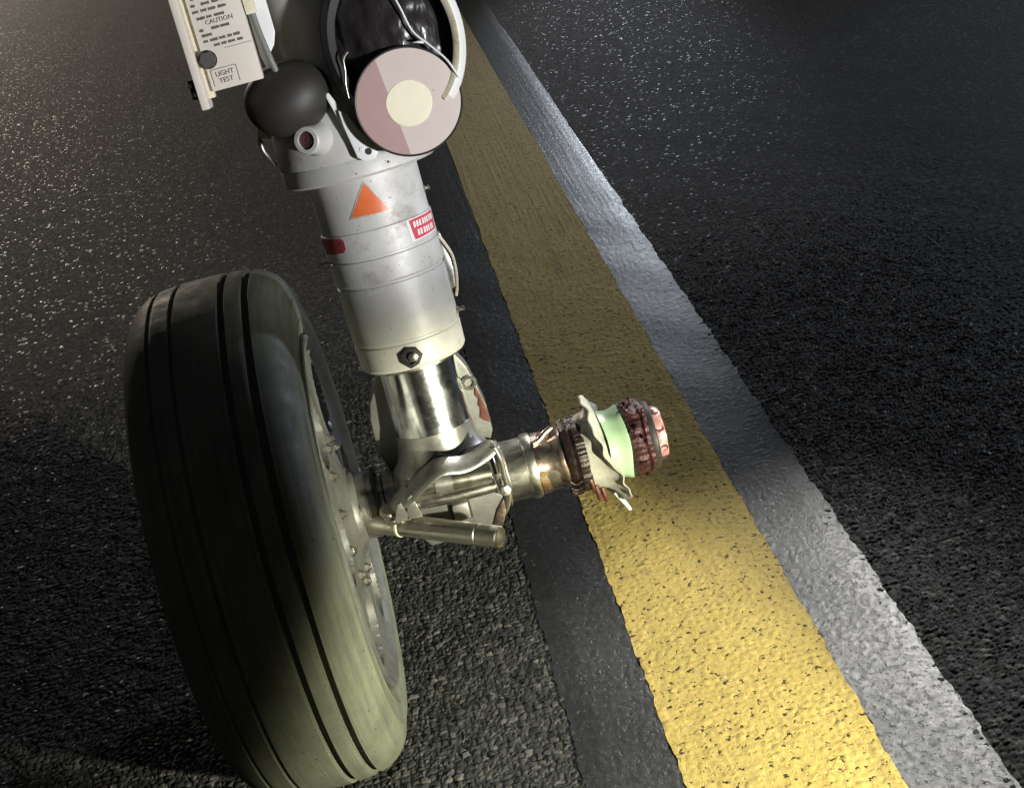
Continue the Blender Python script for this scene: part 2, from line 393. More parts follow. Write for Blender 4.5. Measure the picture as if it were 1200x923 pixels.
def sheet(name, xs, ys, zfun, mat, smooth):
    X, Y = np.meshgrid(xs, ys); Z, tone = zfun(X, Y)
    nx, ny = len(xs), len(ys)
    co_ = np.stack([X, Y, Z], -1).reshape(-1, 3).astype(np.float32)
    i = np.arange(nx * ny).reshape(ny, nx)
    q = np.stack([i[:-1, :-1], i[:-1, 1:], i[1:, 1:], i[1:, :-1]], -1).reshape(-1, 4).astype(np.int32)
    me = bpy.data.meshes.new(name)
    me.vertices.add(len(co_)); me.vertices.foreach_set('co', co_.ravel())
    me.loops.add(q.size); me.loops.foreach_set('vertex_index', q.ravel())
    me.polygons.add(len(q)); me.polygons.foreach_set('loop_start', np.arange(0, q.size, 4, dtype=np.int32))
    me.update(calc_edges=True)
    me.polygons.foreach_set('use_smooth', np.full(len(q), smooth))
    a = me.attributes.new('tone', 'FLOAT', 'POINT'); a.data.foreach_set('value', tone.ravel().astype(np.float32))
    me.materials.append(mat); me.update()
    o = bpy.data.objects.new(name, me); COL.objects.link(o); o['kind'] = 'structure'
    return o
def fade(X, Y):
    return 1.0 / (1.0 + np.clip(np.hypot(X, Y - 0.3) - 2.2, 0, None) * 0.8)
def ground_z(X, Y):
    h, t = relief(X, Y)
    sp = np.maximum(np.gradient(GX)[None, :], np.gradient(GY)[:, None])       # grid spacing: no stones coarser than the grid can carry
    k = np.clip((0.0150 - sp) / 0.0112, 0, 1)
    h = 0.6 + (h - 0.6) * k; t = 0.55 + (t - 0.55) * k
    return (h - 0.85) * 0.0054 * np.where(np.hypot(X, Y) > 8, 0, 1) * fade(X, Y) + undul(X, Y), t
GX = axis_pts(-600, 600, -1.05, 1.10, 0.0034, 1.018); GY = axis_pts(-300, 900, -0.60, 1.15, 0.0034, 1.0095, back=1.15)
ground = sheet('runway', GX, GY, ground_z, M['asphalt'], False)
ground['label'] = 'coarse dark asphalt runway surface'

def strip(name, x0, x1, mat, z0, amp, rag, seed, outer=0):
    r_ = np.random.default_rng(seed)
    ph = r_.uniform(0, 6.28, 8)
    xs = np.arange(0, 1.0001, 0.0036 / (x1 - x0)); ys = axis_pts(-3.0, 120, -0.62, 1.25, 0.0038, 1.02, back=1.15)
    U, Y = np.meshgrid(xs, ys)
    def edge(y, k):
        return rag * (0.5 * np.sin(y * 31 + ph[k]) + 0.3 * np.sin(y * 83 + ph[k + 1]) + 0.35 * np.sin(y * 190 + ph[k + 2]) * np.sin(y * 13))
    L = x0 + edge(Y, 0); Rr = x1 + edge(Y, 4)
    X = L + (Rr - L) * U
    h, t = relief(X, Y)
    d = np.full(X.shape, 1.0) if outer == 0 else (X - L if outer < 0 else Rr - X)
    Z = z0 + undul(X, Y) + amp * (h - 0.7) * fade(X, Y) - 0.0016 * (1 - np.clip(d / 0.040, 0, 1)) ** 1.2
    o = sheet(name, xs, ys, lambda a_, b_: (Z, t), mat, True)
    co_ = np.stack([X, Y, Z], -1).reshape(-1, 3).astype(np.float32)
    o.data.vertices.foreach_set('co', co_.ravel()); o.data.update()
    return o
kb = strip('black_border', 0.088, 0.2275, M['blackpaint'], 0.0010, 0.0006, 0.004, 3, -1); kb['label'] = 'black painted border strip left of the yellow line'
kb = strip('black_border', 0.509, 0.6475, M['blackpaint'], 0.0010, 0.0006, 0.004, 5, 1); kb['label'] = 'black painted border strip right of the yellow line'
ky = strip('yellow_line', 0.225, 0.511, M['yellow'], 0.0028, 0.0021, 0.0030, 9); ky['label'] = 'broad yellow painted runway line'

# ------------------------------------------------------------------ the nose gear
gear = bpy.data.objects.new('nose_landing_gear', None); COL.objects.link(gear); gear.empty_display_size = 0.1
gear['label'] = 'aircraft nose landing gear with one tyre left and the opposite axle stub bare'
gear['category'] = 'landing gear'

# --- shock strut
RO = 0.081
cyl = lathe('outer_cylinder', [(0.074, 0.214), (RO - 0.0035, 0.214), (RO - 0.001, 0.2185), (RO, 0.252), (RO - 0.0012, 0.2535), (RO - 0.0012, 0.2565), (RO, 0.258),
      (RO, 0.342), (RO - 0.0016, 0.3432), (RO - 0.0016, 0.3458), (RO, 0.347), (RO + 0.0012, 0.349), (RO + 0.0012, 0.382), (RO - 0.0012, 0.3832), (RO - 0.0012, 0.3858), (RO + 0.0015, 0.387),
      (RO + 0.0015, 0.423), (RO, 0.4245), (RO - 0.0005, 0.427), (RO - 0.0005, 0.505), (0.07, 0.505)], M['alu'], gear, SL, 128, angle=24)
col_ = lathe('collar', [(0.082, 0.500), (0.108, 0.500), (0.112, 0.5035), (0.112, 0.524), (0.1105, 0.527), (0.112, 0.530), (0.1125, 0.55), (0.110, 0.572), (0.103, 0.600),
      (0.093, 0.626), (0.083, 0.652), (0.078, 0.680), (0.076, 0.72), (0.076, 1.45), (0.05, 1.45)], M['alu'], gear, SL, 128, angle=28)
st = cyl_patch('warning_triangle', [(-20.7, 0.4470), (19.1, 0.4442), (0.6, 0.4893)], RO, M['orange'], cyl)
cyl_patch('triangle_border', [(-23.2, 0.4450), (21.6, 0.4420), (0.7, 0.4935)], RO, M['cream'], cyl, 0.0003)
cyl_patch('red_label', [(36.5, 0.3925), (78, 0.3945), (79, 0.4212), (34.5, 0.4212)], RO + 0.0015, M['red'], cyl)
cyl_patch('label_backing', [(33.0, 0.3905), (80, 0.3925), (81, 0.4226), (31.5, 0.4226)], RO + 0.0015, M['white'], cyl, 0.0003)
# the lettering of the red label is too blurred to read in full: two rows of pale strokes
for s0, th_ in ((0.4135, (40, 44, 48, 53, 57, 61, 66, 70, 74)), (0.4010, (43, 47, 52, 56, 60, 65, 69))):
    for th in th_:
        cyl_patch('letter', [(th - 1.5, s0 - 0.0042), (th + 1.2, s0 - 0.0042), (th + 1.6, s0 + 0.0042), (th - 1.0, s0 + 0.0042)], RO + 0.0021, M['white'], cyl, 0.0003)
cyl_patch('red_tag', [(-72, 0.3985), (-40, 0.4005), (-36.5, 0.405), (-36.0, 0.4165), (-39, 0.4212), (-85, 0.4212)], RO + 0.0015, M['darkred'], cyl)
cyl_patch('tag_hole', [(-42, 0.4125), (-39, 0.4125), (-38.5, 0.4165), (-41.5, 0.417)], RO + 0.0021, M['ink'], cyl, 0.0003)

def on_cyl(th, s, R):
    a = math.radians(th); return SL @ Vector((R * math.sin(a), -R * math.cos(a), s)), (SL.to_3x3() @ Vector((math.sin(a), -math.cos(a), 0))).normalized()
# blackened lock bolt on the gland
o_, d_ = on_cyl(-1.2, 0.2335, RO - 0.002)
lb = lathe('lock_bolt', [(0.0165, 0.0), (0.0165, 0.004), (0.0145, 0.0075), (0.010, 0.0085), (0.0095, 0.004), (0.0, 0.004)], M['dark'], gear, frame(o_, d_), 7,
      lambda r, z, a: (r * (1 + 0.06 * math.sin(3 * a + 1)), z), 30)
lathe('bolt_core', [(0.0075, 0.003), (0.0075, 0.0085), (0.004, 0.010), (0.0, 0.010)], M['steel'], lb, frame(o_ + 0.003 * Vector((1, 0, 0)), d_), 6)
# small fittings on the flanks of the cylinder
for i, (th, s, r, h) in enumerate([(-88, 0.383, 0.0042, 0.016), (84, 0.452, 0.003, 0.010), (80, 0.268, 0.0035, 0.014)]):
    o_, d_ = on_cyl(th, s, RO - 0.002)
    g_ = lathe('grease_fitting', [(r * 1.5, 0), (r * 1.5, h * 0.35), (r, h * 0.4), (r * 0.8, h * 0.7), (r * 1.15, h * 0.8), (r * 1.1, h), (0, h)], M['steel'], gear, frame(o_, d_), 12)
# cable guide on the right flank
hk = prism('cable_guide', [(0.0805, 0.385), (0.086, 0.382), (0.0905, 0.352), (0.092, 0.322), (0.0895, 0.300), (0.081, 0.296)], 0.0, 0.02, M['alu2'], gear, SL, 0.002)
tube('guide_wire', [(0.083, -0.006, 0.380), (0.094, -0.004, 0.350), (0.0945, -0.002, 0.325), (0.090, 0.0, 0.300), (0.085, 0.004, 0.285)], 0.0022, M['lip'], hk, SL)
tube('bracket_loop', [(-0.112, -0.03, 0.600), (-0.122, -0.032, 0.585), (-0.124, -0.03, 0.566), (-0.118, -0.03, 0.550), (-0.113, -0.034, 0.540)], 0.0035, M['alu2'], gear, SL)
prism('side_lug', [(-0.124, 0.585), (-0.118, 0.612), (-0.105, 0.618), (-0.100, 0.59), (-0.108, 0.578)], -0.05, -0.036, M['cream'], gear, SL, 0.002)

# dark round cap in front of the collar
cap = lathe('round_cap', [(0.0, 0.045), (0.012, 0.0443), (0.024, 0.041), (0.036, 0.034), (0.046, 0.023), (0.052, 0.009), (0.053, -0.006), (0.051, -0.022), (0.046, -0.038), (0.040, -0.060), (0.0, -0.062)], M['dome'], gear,
      SL @ frame((-0.066, -0.098, 0.628), (-0.16, -1, 0.30)) @ Matrix.Diagonal((1.10, 0.97, 1.0, 1)), 64, lambda r, z, a: (r * (1 + 0.035 * math.sin(2 * a + 0.7) + 0.015 * math.sin(3 * a)), z))
# eye boss with its seal
bf = SL @ frame((-0.042, -0.098, 0.566), (-0.42, -0.9, 0.12))
bo = lathe('eye_boss', [(0.026, -0.012), (0.0235, 0.004), (0.0195, 0.012), (0.0190, 0.032), (0.0175, 0.034), (0.0125, 0.0345), (0.012, 0.026), (0.0, 0.026)], M['alu'], gear, bf, 40)
lathe('seal', [(0.0115, 0.0262), (0.0115, 0.0300), (0.0085, 0.0320), (0.0045, 0.0300), (0.0, 0.0315)], M['maroon'], bo, bf, 28)
# white hinged bracket beside the lamp
bk = prism('bracket', [(0.004, 0.530), (0.013, 0.522), (0.027, 0.523), (0.034, 0.532), (0.030, 0.544), (0.016, 0.566), (0.006, 0.590), (-0.004, 0.597), (-0.003, 0.575)], -0.126, -0.120, M['white'], gear, SL, 0.0012)
prism('bracket_arm', [(-0.009, 0.592), (-0.003, 0.566), (0.001, 0.563), (0.000, 0.598), (-0.010, 0.622), (-0.016, 0.622)], -0.119, -0.113, M['white'], bk, SL, 0.001)
hf = SL @ frame((0.0205, -0.1262, 0.5345), (0, -1, 0))
lathe('bracket_hole', [(0.0046, 0.0), (0.0046, 0.0006), (0.0, 0.0006)], M['dark'], bk, hf, 16)
hf = SL @ frame((0.0125, -0.1262, 0.5395), (0, -1, 0))
lathe('rivet', [(0.0034, 0.0), (0.003, 0.0010), (0.0, 0.0013)], M['white'], bk, hf, 14)
box('bracket_edge', (0.002, -0.120, 0.528), (0.030, -0.100, 0.536), M['alu'], bk, SL)
for th, s in ((-18, 0.563), (22, 0.512)):
    o_, d_ = on_cyl(th, s, 0.1105)
    lathe('screw', [(0.0022, 0.0), (0.0020, 0.0022), (0.0, 0.0024)], M['dark'], col_, frame(o_, d_), 8)

# --- round lamp with its housing
LF = SL @ frame((0.090, -0.150, 0.586), (0.03, -1, 0.03), up=(0, 0, 1))
lamp = lathe('lamp_body', [(0.050, -0.085), (0.064, -0.075), (0.0685, -0.055), (0.0695, -0.006), (0.0718, -0.004), (0.0722, 0.0), (0.0708, 0.0012), (0.0695, 0.0006)], M['black'], gear, LF, 72, angle=40)
fo = lathe('lamp_face', [(0.0, 0.0016), (0.03, 0.0017), (0.06, 0.0014), (0.0692, 0.0010), (0.0694, -0.003), (0.0, -0.003)], M['face'], lamp, Matrix(), 72)
fo.data.transform(Matrix.Rotation(math.radians(90), 4, 'X'))
fo.matrix_world = LF @ Matrix.Rotation(math.radians(-90), 4, 'X')
fo.parent = lamp
def blob(a): return 1 + 0.012 * math.sin(2 * a + 1) + 0.008 * math.sin(5 * a)
lathe('lamp_centre', [(0.0, 0.0030), (0.02, 0.0029), (0.0300, 0.0024), (0.0308, 0.0016)], M['bulb'], lamp, LF @ Matrix.Translation((0.0, -0.002, 0)), 48, lambda r, z, a: (r * blob(a), z))
def oval(cx, cz, rx, rz, y, k, a0=0, a1=360, seg=64):
    return [(cx + rx * k * math.cos(math.radians(a0 + (a1 - a0) * i / seg)), y, cz + rz * k * math.sin(math.radians(a0 + (a1 - a0) * i / seg))) for i in range(seg + 1)]
def shell(name, cx, cz, rx, rz, secs, a0, a1, mat, parent, seg=64):
    """loft of arcs; secs = [(y, k)] walked round the wall section"""
    vs, fs = [], []
    for y, k in secs: vs += [SL @ Vector(q) for q in oval(cx, cz, rx, rz, y, k, a0, a1, seg)]
    m_ = seg + 1; ns = len(secs)
    for i in range(ns):
        j = (i + 1) % ns
        for s in range(seg): fs.append((i * m_ + s, i * m_ + s + 1, j * m_ + s + 1, j * m_ + s))
    fs.append(tuple(i * m_ for i in range(ns))); fs.append(tuple(i * m_ + seg for i in reversed(range(ns))))
    o = link(name, vs, fs, mat, parent, True, 30)
    bm = bmesh.new(); bm.from_mesh(o.data); bmesh.ops.recalc_face_normals(bm, faces=bm.faces); bm.to_mesh(o.data); bm.free()
    return o
hs = shell('lamp_housing', 0.092, 0.668, 0.094, 0.120, [(-0.150, 0.99), (-0.146, 1.0), (-0.06, 1.05), (-0.03, 1.0), (-0.03, 0.90), (-0.06, 0.90), (-0.146, 0.84), (-0.150, 0.86)], -75, 108, M['white'], gear)
shell('sealant_lip', 0.092, 0.668, 0.094, 0.120, [(-0.152, 0.86), (-0.1535, 0.90), (-0.148, 0.915), (-0.140, 0.86), (-0.140, 0.82), (-0.148, 0.82)], -58, 100, M['lip'], hs)
shell('black_housing_arc', 0.092, 0.668, 0.094, 0.118, [(-0.135, 0.80), (-0.142, 0.90), (-0.132, 0.99), (-0.09, 1.02), (-0.03, 0.98), (-0.03, 0.80)], 100, 292, M['black'], hs)  # black arc along the left side of the housing
# crumpled plastic in the housing mouth
bm = bmesh.new(); bmesh.ops.create_icosphere(bm, subdivisions=5, radius=1.0)
from mathutils import noise as mn
for v in bm.verts:
    q = v.co.copy()
    k = 1 + 0.10 * mn.ridged_multi_fractal(Vector((q.x * 3.4, q.y * 2, q.z * 1.6)) + Vector((3, 1, 5)), 0.8, 2.2, 4, 0.9, 2.0) * 0.5 + 0.05 * mn.noise(q * 6)
    v.co = SL @ Vector((0.096 + 0.084 * q.x * k, -0.085 + 0.054 * q.y * k, 0.680 + 0.105 * q.z * k))
from_bm('plastic_wrap', bm, M['wrap'], hs, True, 60)
tube('white_cord', [(0.103, -0.146, 0.735), (0.111, -0.150, 0.705), (0.119, -0.150, 0.672), (0.137, -0.153, 0.648), (0.153, -0.154, 0.625), (0.1625, -0.1535, 0.600)], 0.0015, M['wire'], hs, SL)
tube('cord_end', [(0.129, -0.150, 0.655), (0.122, -0.152, 0.657), (0.116, -0.150, 0.658)], 0.0022, M['wire'], hs, SL, taper=0.3)
tube('brass_clip', [(0.030, -0.150, 0.668), (0.022, -0.150, 0.660), (0.020, -0.148, 0.645), (0.016, -0.148, 0.628), (0.015, -0.146, 0.610)], 0.0022, M['brass'], hs, SL, taper=0.5)

# --- placard panel
pn = box('control_panel', (-0.1545, -0.140, 0.6625), (-0.0860, -0.116, 0.97), M['panel'], gear, SL, 0.0012)
PZ = -0.1404
def on_panel(x, z, rot=0.0):
    return SL @ Matrix.Translation((x, PZ, z)) @ Matrix.Rotation(math.radians(90), 4, 'X') @ Matrix.Rotation(rot, 4, 'Z')
box('panel_flange', (-0.1735, -0.156, 0.643), (-0.1625, -0.108, 0.97), M['panel'], pn, SL, 0.0022)
box('panel_seam', (-0.1625, -0.134, 0.655), (-0.1545, -0.112, 0.97), M['lip'], pn, SL, 0.001)
kf = SL @ frame((-0.1485, -0.1404, 0.7035), (0, -1, 0))
kn = lathe('hexagon_knob', [(0.0118, 0.0), (0.0118, 0.006), (0.0105, 0.0075), (0.0, 0.0077)], M['ink'], pn, kf, 6)
lathe('knob_base', [(0.0122, -0.001), (0.0122, 0.001), (0.0, 0.001)], M['dark'], pn, kf, 24)
text_mesh('lettering', 'LIGHT', 0.0088, M['ink'], pn, on_panel(-0.1325, 0.6825))
text_mesh('lettering', 'TEST', 0.0088, M['ink'], pn, on_panel(-0.1325, 0.6735))
def panel_bar(name, x0, z0, x1, z1):
    box(name, (x0, PZ - 0.0002, z0), (x1, PZ + 0.0002, z1), M['ink'], pn, SL, 0)
for a_ in ((-0.1500, 0.6892, -0.1160, 0.6898), (-0.1500, 0.668, -0.1494, 0.6898), (-0.1160, 0.668, -0.1154, 0.6890)):
    panel_bar('label_frame', *a_)
panel_bar('label_frame', -0.1230, 0.7125, -0.0870, 0.7130)
text_mesh('lettering', 'CAUTION', 0.0082, M['ink'], pn, on_panel(-0.1195, 0.7485))
# the small print cannot be read: rows of word-long strokes
for z_, words in ((0.7190, [(0.135, 0.127), (0.125, 0.118), (0.116, 0.106), (0.104, 0.097)]), (0.7262, [(0.147, 0.140), (0.138, 0.128), (0.126, 0.117), (0.115, 0.109), (0.107, 0.097)]),
                  (0.7335, [(0.147, 0.132)]), (0.7405, [(0.148, 0.142), (0.132, 0.122), (0.120, 0.107)]), (0.7555, [(0.147, 0.136), (0.134, 0.126), (0.124, 0.110)]),
                  (0.7560 + 0.0085, [(0.150, 0.142), (0.139, 0.131), (0.129, 0.118), (0.116, 0.105)]), (0.7560 + 0.0165, [(0.150, 0.143), (0.136, 0.124), (0.122, 0.113), (0.111, 0.104)]),
                  (0.7560 + 0.0250, [(0.148, 0.143), (0.137, 0.126), (0.124, 0.112), (0.110, 0.097)]), (0.7560 + 0.0335, [(0.150, 0.136), (0.133, 0.118)]), (0.7560 + 0.042, [(0.150, 0.130), (0.127, 0.110)])):
    for a_, b_ in words:
        x = -a_
        while x < -b_ - 0.0012:                     # letter-sized ticks
            w = random.uniform(0.0011, 0.0020); h = random.uniform(0.0014, 0.0020)
            panel_bar('small_print', x, z_ - h, x + w, z_ + h); x += w + 0.0006
# plate, hose and screws behind the panel
prism('mount_plate', [(-0.084, 0.97), (-0.084, 0.690), (-0.079, 0.668), (-0.071, 0.672), (-0.071, 0.690), (-0.062, 0.700), (-0.056, 0.716), (-0.056, 0.97)], -0.112, -0.106, M['white'], gear, SL, 0.0015)
tube('hose', [(-0.078, -0.124, 0.95), (-0.078, -0.124, 0.80), (-0.0765, -0.124, 0.735), (-0.072, -0.124, 0.690), (-0.067, -0.120, 0.655), (-0.064, -0.118, 0.62)], 0.0042, M['greytube'], gear, SL)
box('hose_clamp', (-0.0845, -0.134, 0.745), (-0.071, -0.115, 0.775), M['lip'], gear, SL, 0.002)
for i, (x, z) in enumerate(((-0.181, 0.676), (-0.178, 0.664))):
    lathe('panel_screw', [(0.0036, 0), (0.0032, 0.003), (0.0, 0.0036)], M['steel'], pn, SL @ frame((x, -0.13, z), (-0.5, -1, 0.2)), 12)
box('screw_bracket', (-0.184, -0.128, 0.658), (-0.172, -0.118, 0.684), M['dark'], pn, SL, 0.001)

# --- piston and axle housing
lathe('piston', [(0.0585, 0.05), (0.0585, 0.26)], M['chrome'], gear, SL, 128)
def hwarp(r, z, a):
    # opening towards -Y, scooped out below the piston foot
    d = (a - 1.5 * math.pi + math.pi) % (2 * math.pi) - math.pi
    w = math.exp(-(d / 0.62) ** 4) * max(0.0, 1 - abs((z + 0.008) / 0.046) ** 4)
    return r * (1 - 0.52 * w), z
lathe('axle_housing', [(0.0592, 0.104), (0.061, 0.088), (0.064, 0.072), (0.070, 0.058), (0.078, 0.048), (0.086, 0.038), (0.090, 0.026), (0.091, 0.012), (0.091, -0.004), (0.090, -0.02), (0.087, -0.036), (0.080, -0.050), (0.066, -0.060), (0.04, -0.066), (0.0, -0.066)],
      M['alu2'], gear, SL, 96, hwarp, 40)
lathe('wiper_ring', [(0.0587, 0.212), (0.068, 0.213), (0.068, 0.208), (0.0587, 0.207)], M['brass'], gear, SL, 64)
ear = prism('torque_link_lug', [(-0.050, 0.575), (-0.066, 0.545), (-0.080, 0.520), (-0.086, 0.494), (-0.089, 0.440), (-0.080, 0.40), (0.080, 0.40), (0.091, 0.425), (0.0905, 0.470), (0.084, 0.505), (0.076, 0.540), (0.060, 0.575)], 0.030, 0.060, M['casting'], gear, Matrix(), 0.006)
prism('rusty_patch', [(0.0800, 0.507), (0.0855, 0.487), (0.0893, 0.462), (0.0893, 0.440), (0.082, 0.446), (0.076, 0.452), (0.080, 0.468), (0.078, 0.474), (0.081, 0.484), (0.077, 0.492)], 0.0275, 0.031, M['rust'], ear, Matrix(), 0.001)
lathe('lug_bush', [(0.012, 0.0), (0.012, 0.004), (0.007, 0.004), (0.007, 0.0)], M['steel'], ear, frame((0.073, 0.030, 0.515), (0, -1, 0)), 20, closed=True)
# axle tube through the housing
lathe('axle', [(0.040, -0.17), (0.0455, -0.165), (0.0455, -0.095), (0.049, -0.092), (0.049, -0.076), (0.0455, -0.072), (0.0455, 0.078), (0.052, 0.080), (0.0525, 0.090), (0.047, 0.093), (0.047, 0.124), (0.0505, 0.127), (0.0515, 0.134), (0.0500, 0.140), (0.046, 0.142), (0.046, 0.20)],
      M['steel'], gear, AXF, 72, lambda r, z, a: (r * (1 + 0.006 * math.sin(3 * a + z * 60)), z), 26)
# bent sheet flange over the opening
def ribbon(name, rows, mat, parent, thick=0.003):
    vs, fs = [], []; c = len(rows[0])
    for r in rows: vs += [Vector(q) for q in r]
    for i in range(len(rows) - 1):
        for j in range(c - 1): fs.append((i * c + j, i * c + j + 1, (i + 1) * c + j + 1, (i + 1) * c + j))
    o = link(name, vs, fs, mat, parent, True, 180)
    s = o.modifiers.new('solidify', 'SOLIDIFY'); s.thickness = thick; s.offset = 0
    u = o.modifiers.new('subdivision', 'SUBSURF'); u.levels = 2; u.render_levels = 2
    return o
ribbon('bent_flange', [
    [(-0.100, -0.050, 0.385), (-0.082, -0.060, 0.408), (-0.060, -0.066, 0.424), (-0.030, -0.070, 0.446), (0.002, -0.074, 0.464), (0.030, -0.072, 0.450), (0.060, -0.064, 0.452), (0.082, -0.054, 0.462)],
    [(-0.094, -0.074, 0.390), (-0.074, -0.086, 0.410), (-0.054, -0.094, 0.424), (-0.026, -0.098, 0.442), (0.004, -0.100, 0.458), (0.030, -0.096, 0.442), (0.060, -0.088, 0.444), (0.088, -0.074, 0.456)],
    [(-0.086, -0.088, 0.384), (-0.068, -0.100, 0.402), (-0.050, -0.106, 0.414), (-0.024, -0.108, 0.432), (0.002, -0.106, 0.449), (0.028, -0.102, 0.434), (0.058, -0.092, 0.436), (0.090, -0.080, 0.442)]], M['alu2'], gear)
ribbon('side_flange', [
    [(0.074, -0.066, 0.458), (0.082, -0.064, 0.430), (0.080, -0.062, 0.405), (0.083, -0.060, 0.380), (0.078, -0.058, 0.352), (0.070, -0.05, 0.328)],
    [(0.084, -0.086, 0.456), (0.090, -0.088, 0.428), (0.087, -0.084, 0.404), (0.091, -0.082, 0.380), (0.086, -0.078, 0.354), (0.076, -0.070, 0.330)],
    [(0.092, -0.070, 0.452), (0.097, -0.072, 0.426), (0.094, -0.070, 0.402), (0.097, -0.066, 0.378), (0.092, -0.062, 0.352), (0.080, -0.056, 0.330)]], M['alu2'], gear)
lathe('flange_nut', [(0.008, 0), (0.008, 0.008), (0.004, 0.009), (0, 0.009)], M['steel'], gear, frame((0.084, -0.084, 0.384), (0.1, -1, 0.2)), 6)
for z_, x_ in ((0.395, -0.089), (0.384, -0.085)):
    lathe('clamp_ring', [(0.0125, -0.005), (0.0145, -0.002), (0.0145, 0.002), (0.0125, 0.005)], M['brass'], gear, frame((x_, -0.078, z_), (0.25, -0.25, 1)), 20)
prism('recess_shade', [(-0.066, 0.405), (-0.040, 0.428), (0.002, 0.456), (0.030, 0.442), (0.060, 0.446), (0.078, 0.450), (0.080, 0.40), (0.06, 0.392), (-0.06, 0.392)], -0.0605, -0.040, M['dark'], gear, Matrix(), 0.002)  # dark block added to stand for the shade inside the opening
ct = tube('cross_tube', [(-0.056, -0.070, 0.420), (0.004, -0.070, 0.4145), (0.070, -0.066, 0.4075)], 0.0125, M['brass'], gear, seg=24)
tube('tube_sleeve', [(-0.014, -0.070, 0.416), (0.012, -0.070, 0.4135)], 0.0142, M['alu2'], ct, seg=24, sub=2)
tube('lower_tube', [(-0.060, -0.076, 0.398), (0.004, -0.076, 0.392), (0.072, -0.070, 0.388)], 0.011, M['steel'], gear, seg=24)
pl = prism('lower_plate', [(-0.054, 0.392), (-0.020, 0.396), (0.060, 0.390), (0.079, 0.372), (0.077, 0.345), (0.066, 0.320), (-0.042, 0.318), (-0.056, 0.34)], -0.078, -0.060, M['casting'], gear, Matrix(), 0.003)
box('stud_frame', (-0.0015, -0.081, 0.350), (0.029, -0.076, 0.385), M['dark'], pl, Matrix(), 0.001)
box('square_stud', (0.0015, -0.0885, 0.3535), (0.026, -0.079, 0.3815), M['alu2'], pl, Matrix(), 0.003)
prism('plate_corner', [(0.052, 0.322), (0.067, 0.320), (0.078, 0.345), (0.079, 0.368), (0.066, 0.352)], -0.0815, -0.0775, M['copper'], pl, Matrix(), 0.001)
for dx, k in ((0.0, 1.0), (-0.018, 0.8)):
    prism('torn_tab', [(-0.066 + dx, 0.386), (-0.042 + dx, 0.384), (-0.050 + dx, 0.384 + 0.040 * k), (-0.056 + dx, 0.384 + 0.038 * k)], -0.100, -0.094, M['alu2'], gear, Matrix(), 0.001)
# towing pin
p0 = Vector((-0.108, -0.046, 0.362)); p1 = Vector((0.060, -0.168, 0.358))
PF = frame(p0, p1 - p0); Lp = (p1 - p0).length
tp = lathe('towing_pin', [(0.0, -0.02), (0.0165, -0.02), (0.0175, 0.0), (0.0175, 0.034), (0.0165, 0.036), (0.0165, Lp * 0.82), (0.0155, Lp * 0.825), (0.0155, Lp * 0.835), (0.0165, Lp * 0.84), (0.0165, Lp - 0.002), (0.0150, Lp), (0.0110, Lp), (0.0105, Lp - 0.012), (0.0, Lp - 0.012)], M['brass'], gear, PF, 48)
lathe('pin_ring', [(0.0177, 0.033), (0.0183, 0.0345), (0.0183, 0.0375), (0.0170, 0.039)], M['lip'], tp, PF, 48, closed=False, cap=False)
hp = p0 + (p1 - p0) * 0.925
lathe('pin_hole', [(0.0034, 0.0), (0.0034, 0.0168), (0.0, 0.0168)], M['dark'], tp, frame(hp, (0.15, -0.35, 0.9)), 14)

# --- bare axle stub, from the housing outwards
w1 = wob((0.0012, 3, 0.3), (0.0009, 7, 1.1), (0.0006, 13, 2.0))
lathe('bearing_sleeve', [(0.044, 0.140), (0.0480, 0.141), (0.0470, 0.150), (0.0455, 0.158), (0.0460, 0.168), (0.0485, 0.178), (0.0495, 0.184), (0.0480, 0.190), (0.046, 0.196)], M['copper'], gear, AXF, 72, lambda r, z, a: (r + 0.5 * w1(a), z + 0.003 * math.sin(2 * a)))
tube('sleeve_tear', [(0.142, -0.020, 0.4115), (0.152, -0.016, 0.4125), (0.164, -0.012, 0.420), (0.176, -0.008, 0.424)], 0.0045, M['copper'], gear)
br = lathe('burnt_ring', [(0.046, 0.186), (0.0535, 0.187), (0.0565, 0.191), (0.0570, 0.196), (0.0545, 0.1985), (0.0560, 0.201), (0.0590, 0.204), (0.0595, 0.213), (0.0575, 0.218), (0.050, 0.2185)], M['burnt'], gear, AXF, 144,
      lambda r, z, a: (r + w1(a) * 1.3 + (0.0007 * math.sin(46 * a + 2 * math.sin(5 * a)) + 0.0008 * math.sin(17 * a) if z > 0.2025 and r > 0.056 else 0), z))
for i in range(7):
    a = 3.3 + i * 0.26 + random.uniform(-0.06, 0.06); r = 0.0585
    tube('grease_string', [AXF @ Vector((r * math.cos(a), r * math.sin(a), 0.183)), AXF @ Vector((r * 1.05 * math.cos(a + 0.1), r * 1.05 * math.sin(a + 0.1), 0.190)), AXF @ Vector((r * 1.03 * math.cos(a + 0.05), r * 1.03 * math.sin(a + 0.05), 0.202))], 0.0018, M['burnt'], br, seg=8, sub=4)
